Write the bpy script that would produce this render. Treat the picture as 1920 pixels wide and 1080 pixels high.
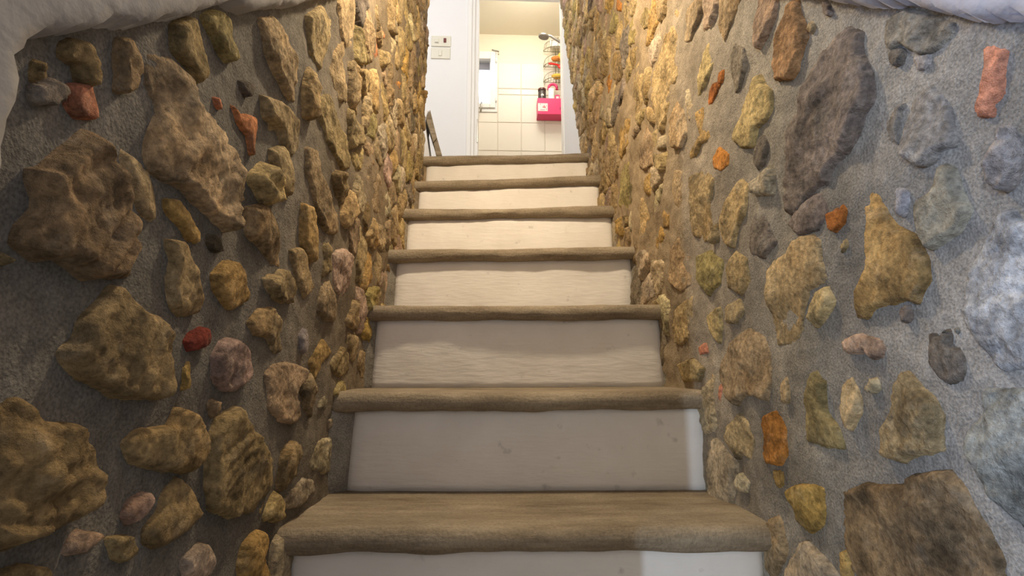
import bpy, bmesh, math, random
from mathutils import Vector, noise, geometry, Matrix, Color

random.seed(7)
SC = bpy.context.scene
COL = SC.collection
for o in list(bpy.data.objects):
    bpy.data.objects.remove(o)

# ------------------------------------------------------------------ camera
CX, CZ = -0.0702, 0.9226
PITCH, YAW, FPX = 0.16, 0.0409, 965.7
cd = bpy.data.cameras.new('camera'); cam = bpy.data.objects.new('camera', cd); COL.objects.link(cam)
cam.location = (CX, 0, CZ)
cam.rotation_euler = (math.pi / 2 + PITCH, 0, -YAW)
cd.sensor_width = 36.0; cd.lens = 36.0 * FPX / 1920.0
cd.clip_start = 0.01
SC.camera = cam

# ------------------------------------------------------------------ view, world, lamps
SC.view_settings.view_transform = 'Standard'
SC.view_settings.look = 'None'
SC.view_settings.gamma = 1.0
SC.view_settings.use_curve_mapping = False
SC.view_settings.exposure = 0.0

W = bpy.data.worlds.new('world'); SC.world = W; W.use_nodes = True
bg = W.node_tree.nodes['Background']
bg.inputs[0].default_value = (1.0, 0.96, 0.92, 1); bg.inputs[1].default_value = 1.0


def lamp(name, kind, loc, energy, color, size=0.05, target=None, size_y=None, spread=None):
    d = bpy.data.lights.new(name, kind); d.energy = energy; d.color = color
    if kind == 'AREA':
        d.size = size
        if size_y: d.shape = 'RECTANGLE'; d.size_y = size_y
        if spread: d.spread = spread
    else:
        d.shadow_soft_size = size
    o = bpy.data.objects.new(name, d); COL.objects.link(o); o.location = loc
    if target:
        o.rotation_euler = (Vector(target) - Vector(loc)).to_track_quat('-Z', 'Y').to_euler()
    return o


WARM = (1.0, 0.83, 0.60)
lamp('stair_lamp_light', 'POINT', (-0.06, 1.12, 2.22), 47, WARM, 0.035)
lamp('upper_stair_lamp_light', 'POINT', (0.0, 2.35, 3.45), 22, (1.0, 0.90, 0.74), 0.06)
lamp('lower_room_lamp_light', 'POINT', (-2.77, -3.06, 1.25), 320, (0.62, 0.78, 1.0), 0.025)
lamp('landing_ceiling_light', 'POINT', (-0.78, 2.50, 3.95), 29, (0.96, 0.97, 1.0), 0.12)
lamp('right_wall_blue_fill', 'AREA', (-2.2, -0.85, 1.45), 66, (0.33, 0.52, 1.0), 0.7, (0.42, 0.5, 1.0), 1.0)  # added soft blue fill for the near right wall
lamp('bathroom_ceiling_light', 'AREA', (0.25, 4.22, 4.45), 8, (1.0, 0.95, 0.86), 0.9, (0.25, 4.35, 2), 0.25)
lamp('bathroom_ceiling_fill', 'POINT', (0.30, 4.10, 4.30), 9, (1.0, 0.93, 0.80), 0.06)  # extra fill, added to brighten the bathroom ceiling
lamp('bathroom_window_light', 'AREA', (-0.28, 5.25, 3.95), 6, (0.95, 0.98, 1.0), 0.4, (0.2, 4.2, 3.0))

# ------------------------------------------------------------------ geometry of the place
HW = 0.42                       # half width of the stair between the mortar faces
STEP_Y0, RUN = 0.9156, 0.2484   # first nosing in view and the going
_cp, _sp, _cy, _sy = math.cos(PITCH), math.sin(PITCH), math.cos(YAW), math.sin(YAW)


def ray(px, py):
    x, v = (px - 960) / FPX, (540 - py) / FPX
    y = _cp - _sp * v; z = _sp + _cp * v
    return (_cy * x + _sy * y, -_sy * x + _cy * y, z)


def on_wall(px, py, X):          # photo point -> (u = depth, v = height) on a side wall
    d = ray(px, py); t = (X - CX) / d[0]
    return (d[1] * t, CZ + d[2] * t)


def on_front(px, py, Y):         # photo point -> (x, z) on a frontal plane
    d = ray(px, py); t = Y / d[1]
    return (CX + d[0] * t, CZ + d[2] * t)


# ------------------------------------------------------------------ materials
def new_mat(name):
    m = bpy.data.materials.new(name); m.use_nodes = True
    nt = m.node_tree; b = nt.nodes['Principled BSDF']
    return m, nt, b, nt.nodes, nt.links


def simple(name, col, rough=0.5, metal=0.0, bump=0.0, bscale=60, var=0.06, spec=0.5):
    m, nt, b, N, L = new_mat(name)
    tc = N.new('ShaderNodeTexCoord')
    nz = N.new('ShaderNodeTexNoise'); nz.inputs['Scale'].default_value = bscale * 0.2; nz.inputs['Detail'].default_value = 6
    L.new(tc.outputs['Object'], nz.inputs['Vector'])
    mx = N.new('ShaderNodeMix'); mx.data_type = 'RGBA'
    mx.inputs[6].default_value = tuple(c * (1 - var) for c in col) + (1,)
    mx.inputs[7].default_value = tuple(min(1, c * (1 + var)) for c in col) + (1,)
    L.new(nz.outputs['Fac'], mx.inputs[0]); L.new(mx.outputs[2], b.inputs['Base Color'])
    b.inputs['Roughness'].default_value = rough; b.inputs['Metallic'].default_value = metal
    b.inputs['Specular IOR Level'].default_value = spec
    if bump:
        n2 = N.new('ShaderNodeTexNoise'); n2.inputs['Scale'].default_value = bscale; n2.inputs['Detail'].default_value = 5
        L.new(tc.outputs['Object'], n2.inputs['Vector'])
        bp = N.new('ShaderNodeBump'); bp.inputs['Strength'].default_value = bump; bp.inputs['Distance'].default_value = 0.004
        L.new(n2.outputs['Fac'], bp.inputs['Height']); L.new(bp.outputs[0], b.inputs['Normal'])
    return m


def ramp(N, pts):
    r = N.new('ShaderNodeValToRGB'); e = r.color_ramp.elements
    while len(e) < len(pts): e.new(0.5)
    for k, (p, c) in enumerate(pts):
        e[k].position = p; e[k].color = (c, c, c, 1) if not isinstance(c, tuple) else c + (1,)
    return r


def rough_stone():
    m, nt, b, N, L = new_mat('rubble_stone')
    tc = N.new('ShaderNodeTexCoord'); oi = N.new('ShaderNodeObjectInfo')
    off = N.new('ShaderNodeVectorMath'); off.operation = 'SCALE'; off.inputs['Scale'].default_value = 40
    cmb = N.new('ShaderNodeCombineXYZ')
    for k in range(3): L.new(oi.outputs['Random'], cmb.inputs[k])
    L.new(cmb.outputs[0], off.inputs[0])
    ad = N.new('ShaderNodeVectorMath'); ad.operation = 'ADD'
    L.new(tc.outputs['Object'], ad.inputs[0]); L.new(off.outputs[0], ad.inputs[1])
    def nz(scale, detail, rough=0.6):
        n = N.new('ShaderNodeTexNoise'); n.inputs['Scale'].default_value = scale; n.inputs['Detail'].default_value = detail
        n.inputs['Roughness'].default_value = rough; L.new(ad.outputs[0], n.inputs['Vector']); return n
    n1 = nz(14, 9, 0.68); n2 = nz(5, 4); n3 = nz(120, 6); n4 = nz(24, 8, 0.72)
    r1 = ramp(N, [(0.32, 0.30), (0.5, 0.92), (0.68, 1.50)])
    L.new(n1.outputs['Fac'], r1.inputs[0])
    mul = N.new('ShaderNodeMix'); mul.data_type = 'RGBA'; mul.blend_type = 'MULTIPLY'; mul.inputs[0].default_value = 1
    L.new(oi.outputs['Color'], mul.inputs[6]); L.new(r1.outputs[0], mul.inputs[7])
    # limey pale crust in patches
    r2 = ramp(N, [(0.52, 0.0), (0.68, 0.55)]); L.new(n4.outputs['Fac'], r2.inputs[0])
    crust = N.new('ShaderNodeMix'); crust.data_type = 'RGBA'
    L.new(r2.outputs[0], crust.inputs[0]); L.new(mul.outputs[2], crust.inputs[6])
    lt = N.new('ShaderNodeMix'); lt.data_type = 'RGBA'; lt.inputs[0].default_value = 0.38
    L.new(mul.outputs[2], lt.inputs[6]); lt.inputs[7].default_value = (0.60, 0.52, 0.38, 1)
    L.new(lt.outputs[2], crust.inputs[7])
    # iron stain
    r3 = ramp(N, [(0.55, 0.0), (0.72, 0.42)]); L.new(n2.outputs['Fac'], r3.inputs[0])
    st = N.new('ShaderNodeMix'); st.data_type = 'RGBA'; st.blend_type = 'MULTIPLY'
    L.new(r3.outputs[0], st.inputs[0]); L.new(crust.outputs[2], st.inputs[6]); st.inputs[7].default_value = (1.0, 0.72, 0.36, 1)
    # speckle
    r4 = ramp(N, [(0.35, 0.62), (0.65, 1.25)]); L.new(n3.outputs['Fac'], r4.inputs[0])
    sp = N.new('ShaderNodeMix'); sp.data_type = 'RGBA'; sp.blend_type = 'MULTIPLY'; sp.inputs[0].default_value = 1
    L.new(st.outputs[2], sp.inputs[6]); L.new(r4.outputs[0], sp.inputs[7])
    L.new(sp.outputs[2], b.inputs['Base Color'])
    b.inputs['Roughness'].default_value = 0.92; b.inputs['Specular IOR Level'].default_value = 0.2
    h = N.new('ShaderNodeMath'); h.operation = 'MULTIPLY_ADD'; h.inputs[1].default_value = 0.22
    L.new(n3.outputs['Fac'], h.inputs[0]); L.new(n4.outputs['Fac'], h.inputs[2])
    bp = N.new('ShaderNodeBump'); bp.inputs['Strength'].default_value = 1.0; bp.inputs['Distance'].default_value = 0.020
    L.new(h.outputs[0], bp.inputs['Height']); L.new(bp.outputs[0], b.inputs['Normal'])
    return m


def mortar_mat(name, g):
    m, nt, b, N, L = new_mat(name)
    tc = N.new('ShaderNodeTexCoord')
    def nz(scale, detail):
        n = N.new('ShaderNodeTexNoise'); n.inputs['Scale'].default_value = scale; n.inputs['Detail'].default_value = detail
        L.new(tc.outputs['Object'], n.inputs['Vector']); return n
    n1, n2, n3 = nz(5, 6), nz(38, 6), nz(330, 3)
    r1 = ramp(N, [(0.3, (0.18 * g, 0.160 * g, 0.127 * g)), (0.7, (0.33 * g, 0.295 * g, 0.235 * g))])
    L.new(n1.outputs['Fac'], r1.inputs[0])
    r2 = ramp(N, [(0.3, 0.78), (0.7, 1.15)]); L.new(n2.outputs['Fac'], r2.inputs[0])
    mu = N.new('ShaderNodeMix'); mu.data_type = 'RGBA'; mu.blend_type = 'MULTIPLY'; mu.inputs[0].default_value = 1
    L.new(r1.outputs[0], mu.inputs[6]); L.new(r2.outputs[0], mu.inputs[7])
    r3 = ramp(N, [(0.3, 0.66), (0.7, 1.25)]); L.new(n3.outputs['Fac'], r3.inputs[0])
    m2 = N.new('ShaderNodeMix'); m2.data_type = 'RGBA'; m2.blend_type = 'MULTIPLY'; m2.inputs[0].default_value = 1
    L.new(mu.outputs[2], m2.inputs[6]); L.new(r3.outputs[0], m2.inputs[7])
    # mortar turns tanner with depth along the flight
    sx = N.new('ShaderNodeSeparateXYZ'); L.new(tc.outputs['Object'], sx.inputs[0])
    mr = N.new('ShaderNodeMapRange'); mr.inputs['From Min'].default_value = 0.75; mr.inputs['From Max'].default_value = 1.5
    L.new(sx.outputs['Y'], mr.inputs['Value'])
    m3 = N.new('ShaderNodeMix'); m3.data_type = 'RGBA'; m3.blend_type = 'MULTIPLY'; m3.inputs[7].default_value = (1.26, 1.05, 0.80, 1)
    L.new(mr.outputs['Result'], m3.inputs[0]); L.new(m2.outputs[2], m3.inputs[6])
    L.new(m3.outputs[2], b.inputs['Base Color'])
    b.inputs['Roughness'].default_value = 0.95; b.inputs['Specular IOR Level'].default_value = 0.15
    h = N.new('ShaderNodeMath'); h.operation = 'MULTIPLY_ADD'; h.inputs[1].default_value = 0.3
    L.new(n3.outputs['Fac'], h.inputs[0]); L.new(n2.outputs['Fac'], h.inputs[2])
    bp = N.new('ShaderNodeBump'); bp.inputs['Strength'].default_value = 0.8; bp.inputs['Distance'].default_value = 0.006
    L.new(h.outputs[0], bp.inputs['Height']); L.new(bp.outputs[0], b.inputs['Normal'])
    return m


def tread_mat():
    m, nt, b, N, L = new_mat('worn_tread_stone')
    tc = N.new('ShaderNodeTexCoord'); oi = N.new('ShaderNodeObjectInfo')
    ad = N.new('ShaderNodeVectorMath'); ad.operation = 'ADD'
    cmb = N.new('ShaderNodeCombineXYZ')
    ml = N.new('ShaderNodeMath'); ml.operation = 'MULTIPLY'; ml.inputs[1].default_value = 30
    L.new(oi.outputs['Random'], ml.inputs[0]); L.new(ml.outputs[0], cmb.inputs[0]); L.new(ml.outputs[0], cmb.inputs[2])
    L.new(tc.outputs['Object'], ad.inputs[0]); L.new(cmb.outputs[0], ad.inputs[1])
    mp = N.new('ShaderNodeMapping'); mp.inputs['Scale'].default_value = (0.22, 1, 1.6); L.new(ad.outputs[0], mp.inputs['Vector'])
    def nz(scale, detail, vec, rough=0.6):
        n = N.new('ShaderNodeTexNoise'); n.inputs['Scale'].default_value = scale; n.inputs['Detail'].default_value = detail
        n.inputs['Roughness'].default_value = rough; L.new(vec, n.inputs['Vector']); return n
    a = nz(22, 8, mp.outputs[0], 0.7); c = nz(8, 6, ad.outputs[0]); d = nz(170, 4, ad.outputs[0]); e = nz(60, 5, mp.outputs[0])
    r1 = ramp(N, [(0.28, (0.165, 0.12, 0.072)), (0.5, (0.285, 0.225, 0.148)), (0.75, (0.40, 0.33, 0.23))])
    L.new(a.outputs['Fac'], r1.inputs[0])
    r2 = ramp(N, [(0.3, 0.78), (0.7, 1.15)]); L.new(c.outputs['Fac'], r2.inputs[0])
    mu = N.new('ShaderNodeMix'); mu.data_type = 'RGBA'; mu.blend_type = 'MULTIPLY'; mu.inputs[0].default_value = 1
    L.new(r1.outputs[0], mu.inputs[6]); L.new(r2.outputs[0], mu.inputs[7])
    r3 = ramp(N, [(0.3, 0.8), (0.7, 1.15)]); L.new(d.outputs['Fac'], r3.inputs[0])
    m2 = N.new('ShaderNodeMix'); m2.data_type = 'RGBA'; m2.blend_type = 'MULTIPLY'; m2.inputs[0].default_value = 1
    L.new(mu.outputs[2], m2.inputs[6]); L.new(r3.outputs[0], m2.inputs[7])
    L.new(m2.outputs[2], b.inputs['Base Color'])
    b.inputs['Roughness'].default_value = 0.75; b.inputs['Specular IOR Level'].default_value = 0.3
    h = N.new('ShaderNodeMath'); h.operation = 'ADD'
    L.new(d.outputs['Fac'], h.inputs[0]); L.new(e.outputs['Fac'], h.inputs[1])
    bp = N.new('ShaderNodeBump'); bp.inputs['Strength'].default_value = 0.6; bp.inputs['Distance'].default_value = 0.004
    L.new(h.outputs[0], bp.inputs['Height']); L.new(bp.outputs[0], b.inputs['Normal'])
    return m


def riser_mat():
    m, nt, b, N, L = new_mat('riser_whitewash')
    tc = N.new('ShaderNodeTexCoord')
    mp = N.new('ShaderNodeMapping'); mp.inputs['Scale'].default_value = (0.3, 1, 1.5); L.new(tc.outputs['Object'], mp.inputs['Vector'])
    def nz(scale, detail, vec):
        n = N.new('ShaderNodeTexNoise'); n.inputs['Scale'].default_value = scale; n.inputs['Detail'].default_value = detail
        L.new(vec, n.inputs['Vector']); return n
    a = nz(9, 6, tc.outputs['Object']); c = nz(70, 6, mp.outputs[0]); s = nz(30, 8, tc.outputs['Object'])
    r1 = ramp(N, [(0.3, (0.78, 0.725, 0.645)), (0.7, (0.86, 0.81, 0.735))]); L.new(a.outputs['Fac'], r1.inputs[0])
    r2 = ramp(N, [(0.66, 1.0), (0.80, 0.62)]); L.new(s.outputs['Fac'], r2.inputs[0])
    mu = N.new('ShaderNodeMix'); mu.data_type = 'RGBA'; mu.blend_type = 'MULTIPLY'; mu.inputs[0].default_value = 1
    L.new(r1.outputs[0], mu.inputs[6]); L.new(r2.outputs[0], mu.inputs[7]); L.new(mu.outputs[2], b.inputs['Base Color'])
    b.inputs['Roughness'].default_value = 0.7; b.inputs['Specular IOR Level'].default_value = 0.3
    bp = N.new('ShaderNodeBump'); bp.inputs['Strength'].default_value = 0.35; bp.inputs['Distance'].default_value = 0.004
    L.new(c.outputs['Fac'], bp.inputs['Height']); L.new(bp.outputs[0], b.inputs['Normal'])
    return m


STONE = rough_stone(); MORTAR = mortar_mat('lime_mortar', 1.0); MORTAR_SHADED = mortar_mat('shaded_lime_mortar', 0.62); TREAD = tread_mat(); RISER = riser_mat()  # left wall's shade is put into the darker mortar's colour
PLASTER_LIT = simple('lit_rough_plaster', (0.43, 0.405, 0.395), 0.9, bump=0.5, bscale=55, var=0.08, spec=0.2)  # lit copy of the plaster below, right wall's brightness put into its colour
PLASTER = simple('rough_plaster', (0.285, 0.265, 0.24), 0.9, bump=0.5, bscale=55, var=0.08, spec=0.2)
WHITE = simple('white_wall_paint', (0.78, 0.78, 0.79), 0.7, bump=0.12, bscale=30, var=0.02)
GLOSSW = simple('white_gloss_paint', (0.80, 0.79, 0.77), 0.35, var=0.02)
CREAM = simple('cream_wall_paint', (0.80, 0.73, 0.58), 0.8, var=0.02)
TILE = simple('cream_ceramic_tile', (0.80, 0.745, 0.655), 0.45, var=0.03, bscale=20)
TILE_UP = simple('warm_cream_tile', (0.79, 0.725, 0.62), 0.45, var=0.03, bscale=20)
BORDER = simple('border_tile_glaze', (0.74, 0.68, 0.56), 0.3, var=0.22, bscale=250)
GROUT = simple('tile_grout', (0.72, 0.665, 0.575), 0.9)
TERRA = simple('landing_floor_tile', (0.42, 0.36, 0.28), 0.6, var=0.1)
PLATE = simple('ivory_plastic', (0.68, 0.655, 0.555), 0.4, var=0.02)
DARKRED = simple('dark_red_plastic', (0.13, 0.022, 0.018), 0.3)
DARK = simple('dark_plastic', (0.05, 0.035, 0.03), 0.35)
BROWNCAP = simple('brown_jar_cap', (0.09, 0.025, 0.018), 0.35)
PINK = simple('pink_plastic', (0.82, 0.045, 0.17), 0.35, var=0.02)
PALEPINK = simple('pale_label_paper', (0.86, 0.72, 0.68), 0.6)
WHITEP = simple('white_plastic', (0.82, 0.80, 0.75), 0.4)
GREENP = simple('pale_green_plastic', (0.55, 0.74, 0.62), 0.4)
TEAL = simple('teal_plastic', (0.05, 0.33, 0.28), 0.4)
RED = simple('red_plastic', (0.75, 0.02, 0.015), 0.35)
ORANGE = simple('orange_sponge', (0.72, 0.26, 0.06), 0.9, bump=0.9, bscale=90, var=0.4)
YELLOW = simple('yellow_sponge', (0.80, 0.48, 0.08), 0.9, bump=0.9, bscale=90, var=0.3)
WIRE = simple('brass_wire', (0.22, 0.20, 0.11), 0.4, 0.6)
CHROME = simple('grey_chrome', (0.45, 0.43, 0.40), 0.3, 0.9)
HEADF = simple('shower_face_rubber', (0.17, 0.145, 0.115), 0.5)
INK = simple('dark_print', (0.07, 0.06, 0.16), 0.6)
CHERRY = simple('red_print', (0.5, 0.05, 0.07), 0.6)
GREYSTRIP = simple('grey_shutter', (0.40, 0.40, 0.47), 0.5)
WOOD = simple('weathered_wood', (0.30, 0.23, 0.12), 0.8, bump=0.5, bscale=80, var=0.25)
m, nt, b, N, L = new_mat('clear_glass')
b.inputs['Transmission Weight'].default_value = 1.0; b.inputs['Roughness'].default_value = 0.0; b.inputs['IOR'].default_value = 1.1
GLASS = m
m, nt, b, N, L = new_mat('overcast_sky')
b.inputs['Emission Color'].default_value = (0.97, 0.98, 1.0, 1); b.inputs['Emission Strength'].default_value = 1.6
b.inputs['Base Color'].default_value = (0, 0, 0, 1)
SKYM = m
m, nt, b, N, L = new_mat('lit_lamp_globe')
b.inputs['Emission Color'].default_value = (1.0, 0.85, 0.6, 1); b.inputs['Emission Strength'].default_value = 3


# ------------------------------------------------------------------ helpers
def link(name, me, mat, parent=None, loc=None, smooth=False):
    if mat: me.materials.append(mat)
    if smooth:
        me.polygons.foreach_set('use_smooth', [True] * len(me.polygons))
    o = bpy.data.objects.new(name, me); COL.objects.link(o)
    if loc is not None: o.location = loc
    if parent: o.parent = parent
    return o


def obj(name, bm, mat, parent=None, smooth=False, origin=None):
    me = bpy.data.meshes.new(name)
    if origin is not None:
        bmesh.ops.translate(bm, verts=bm.verts, vec=-Vector(origin))
    bmesh.ops.recalc_face_normals(bm, faces=bm.faces)
    bm.to_mesh(me); bm.free()
    return link(name, me, mat, parent, origin, smooth)


def struct(o):
    o['kind'] = 'structure'; return o


def tag(o, label, cat, group=None):
    o['label'] = label; o['category'] = cat
    if group: o['group'] = group
    return o


def empty(name, loc=(0, 0, 0)):
    o = bpy.data.objects.new(name, None); COL.objects.link(o); o.location = loc; o.empty_display_size = 0.05
    return o


def add_box(bm, x0, x1, y0, y1, z0, z1, bev=0.0, seg=2):
    r = bmesh.ops.create_cube(bm, size=1.0)
    vs = r['verts']
    for v in vs:
        v.co = Vector(((x0 + x1) / 2 + v.co.x * (x1 - x0), (y0 + y1) / 2 + v.co.y * (y1 - y0), (z0 + z1) / 2 + v.co.z * (z1 - z0)))
    if bev:
        es = list({e for v in vs for e in v.link_edges})
        bmesh.ops.bevel(bm, geom=es, offset=bev, segments=seg, affect='EDGES', profile=0.5)
    return bm


def box(*a, **k):
    bm = bmesh.new(); return add_box(bm, *a, **k)


def add_prism(bm, pts, y0, y1):          # polygon in (x, z) extruded along y
    a = [bm.verts.new((x, y0, z)) for x, z in pts]; c = [bm.verts.new((x, y1, z)) for x, z in pts]
    n = len(pts); bm.faces.new(a); bm.faces.new(c[::-1])
    for k in range(n): bm.faces.new((a[k], c[k], c[(k + 1) % n], a[(k + 1) % n]))
    return bm


def add_tube(bm, pts, r, seg=8, cap=True):
    pts = [Vector(p) for p in pts]; rings = []
    up = Vector((0, 0, 1))
    for k, p in enumerate(pts):
        t = (pts[min(k + 1, len(pts) - 1)] - pts[max(k - 1, 0)]).normalized()
        a = t.cross(up)
        if a.length < 0.05: a = t.cross(Vector((1, 0, 0)))
        a.normalize(); c = t.cross(a)
        rr = r[k] if isinstance(r, (list, tuple)) else r
        rings.append([bm.verts.new(p + rr * (math.cos(q) * a + math.sin(q) * c)) for q in [2 * math.pi * s / seg for s in range(seg)]])
    for k in range(len(rings) - 1):
        for s in range(seg):
            bm.faces.new((rings[k][s], rings[k][(s + 1) % seg], rings[k + 1][(s + 1) % seg], rings[k + 1][s]))
    if cap:
        bm.faces.new(rings[0][::-1]); bm.faces.new(rings[-1])
    return bm


def add_lathe(bm, prof, cx, cy, cz, seg=24):
    rings = []
    for r, z in prof:
        rings.append([bm.verts.new((cx + r * math.cos(2 * math.pi * s / seg), cy + r * math.sin(2 * math.pi * s / seg), cz + z)) for s in range(seg)])
    for k in range(len(rings) - 1):
        for s in range(seg):
            bm.faces.new((rings[k][s], rings[k][(s + 1) % seg], rings[k + 1][(s + 1) % seg], rings[k + 1][s]))
    bm.faces.new(rings[0][::-1]); bm.faces.new(rings[-1])
    return bm


# ------------------------------------------------------------------ rubble stones
def poly_area(p):
    return 0.5 * sum(p[k][0] * p[(k + 1) % len(p)][1] - p[(k + 1) % len(p)][0] * p[k][1] for k in range(len(p)))


def inside(p, x, y):
    c = False; j = len(p) - 1
    for i in range(len(p)):
        if (p[i][1] > y) != (p[j][1] > y) and x < (p[j][0] - p[i][0]) * (y - p[i][1]) / (p[j][1] - p[i][1]) + p[i][0]: c = not c
        j = i
    return c


def edge_dist(p, x, y):
    best = 1e9
    for i in range(len(p)):
        ax, ay = p[i - 1]; bx, by = p[i]
        dx, dy = bx - ax, by - ay; l = dx * dx + dy * dy
        t = 0 if l == 0 else max(0, min(1, ((x - ax) * dx + (y - ay) * dy) / l))
        d = (x - ax - t * dx) ** 2 + (y - ay - t * dy) ** 2
        if d < best: best = d
    return math.sqrt(best)


def roughen(p, step, amp, seed, grow=0.0):
    """resample an outline and break it up with noise"""
    out = []
    n = len(p)
    for i in range(n):
        ax, ay = p[i]; bx, by = p[(i + 1) % n]
        l = math.hypot(bx - ax, by - ay); k = max(1, round(l / step))
        for q in range(k):
            t = q / k; out.append((ax + (bx - ax) * t, ay + (by - ay) * t))
    # one corner-rounding pass
    m = len(out)
    sm = [((out[i - 1][0] + 8 * out[i][0] + out[(i + 1) % m][0]) / 10, (out[i - 1][1] + 8 * out[i][1] + out[(i + 1) % m][1]) / 10) for i in range(m)]
    res = []
    for x, y in sm:
        v = noise.noise_vector(Vector((x * 28, y * 28, seed))) + 0.5 * noise.noise_vector(Vector((x * 70, y * 70, seed + 5)))
        res.append((x + amp * v.x, y + amp * v.y))
    if grow:
        m = len(res); g = []
        for i in range(m):
            dx = res[(i + 1) % m][0] - res[i - 1][0]; dy = res[(i + 1) % m][1] - res[i - 1][1]
            l = math.hypot(dx, dy) or 1
            g.append((res[i][0] + grow * dy / l, res[i][1] - grow * dx / l))
        res = g
    return res


def relief_mesh(name, outline, H, bev, seed, spacing, to_world, origin_uv, fac=0.42, strata=0.0, sdir=(0, 1), sunk=-0.006, tilt=(0, 0), facets=0.35):
    ux, uy = origin_uv
    pts = list(outline)
    nb = len(pts)
    xs = [p[0] for p in pts]; ys = [p[1] for p in pts]
    x0, x1, y0, y1 = min(xs), max(xs), min(ys), max(ys)
    inner = []
    row = 0; y = y0 + spacing * 0.5
    while y < y1:
        x = x0 + spacing * (0.5 if row % 2 else 0.0)
        while x < x1:
            jx = x + random.uniform(-.2, .2) * spacing; jy = y + random.uniform(-.2, .2) * spacing
            if inside(pts, jx, jy):
                d = edge_dist(pts, jx, jy)
                if d > spacing * 0.42: inner.append((jx, jy, d))
            x += spacing
        y += spacing * 0.87; row += 1
    allp = [Vector((p[0], p[1])) for p in pts] + [Vector((p[0], p[1])) for p in inner]
    edges = [(i, (i + 1) % nb) for i in range(nb)]
    r = geometry.delaunay_2d_cdt(allp, edges, [], 1, 1e-6, True)
    vco, faces, origs = r[0], r[2], r[3]
    dist = {}
    verts = []
    rr = random.Random(int(seed * 1000))
    planes = []
    dim = math.sqrt(max(1e-6, (x1 - x0) * (y1 - y0)))
    for _ in range(5):
        a_ = rr.uniform(0, 2 * math.pi); sl = rr.uniform(0.03, 0.22) * facets / 0.35
        planes.append((sl * math.cos(a_), sl * math.sin(a_), rr.uniform(0.0, 0.30) * dim * sl))
    for k, co in enumerate(vco):
        oid = origs[k][0] if origs[k] else -1
        d = inner[oid - nb][2] if oid >= nb else 0.0
        if oid < 0: d = 0.0
        x, y = co.x, co.y
        if d <= 0:
            h = sunk
        else:
            t = min(1.0, d / bev)
            base = t ** 0.55
            P = Vector((x, y, seed * 1.37))
            f = noise.fractal(P * 17, 0.75, 2.1, 6) + 0.5 * (0.5 - abs(noise.noise(P * 55)))
            top = min(H, min(H * 1.02 + pl_[2] - pl_[0] * (x - ux) - pl_[1] * (y - uy) for pl_ in planes))
            top = max(top, 0.25 * H)
            rg = 0.0
            if strata:
                q = x * sdir[0] + y * sdir[1] + 0.035 * noise.noise(P * 9)
                rg = strata * (abs(noise.noise(Vector((q * 42, seed, 0)))) * 2 - 0.5)
            rel = H * (fac * f + rg)
            h = top * base + rel * min(1.0, d / (bev * 0.7)) + (x - ux) * tilt[0] + (y - uy) * tilt[1]
            h = max(h, 0.0015)
        verts.append(to_world(x, y, h))
    me = bpy.data.meshes.new(name)
    me.from_pydata(verts, [], [list(f) for f in faces])
    return me


def orient(me, want):
    s = Vector((0, 0, 0))
    for p in me.polygons: s += p.normal * p.area
    if s.dot(Vector(want)) < 0: me.flip_normals()


COLS = {
    'tan': (0.435, 0.31, 0.158), 'light': (0.58, 0.46, 0.29), 'ochre': (0.52, 0.33, 0.11), 'olive': (0.39, 0.30, 0.12),
    'brown': (0.325, 0.225, 0.108), 'grey': (0.36, 0.315, 0.25), 'greybrown': (0.255, 0.20, 0.145), 'pale': (0.47, 0.445, 0.385),
    'rust': (0.50, 0.17, 0.035), 'brick': (0.55, 0.22, 0.10), 'salmon': (0.62, 0.25, 0.14), 'dark': (0.14, 0.105, 0.075),
    'darkred': (0.24, 0.05, 0.03), 'pinkish': (0.48, 0.33, 0.23), 'orange': (0.58, 0.24, 0.05), 'honey': (0.56, 0.40, 0.19),
    'rustbrown': (0.44, 0.25, 0.11),
}

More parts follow.
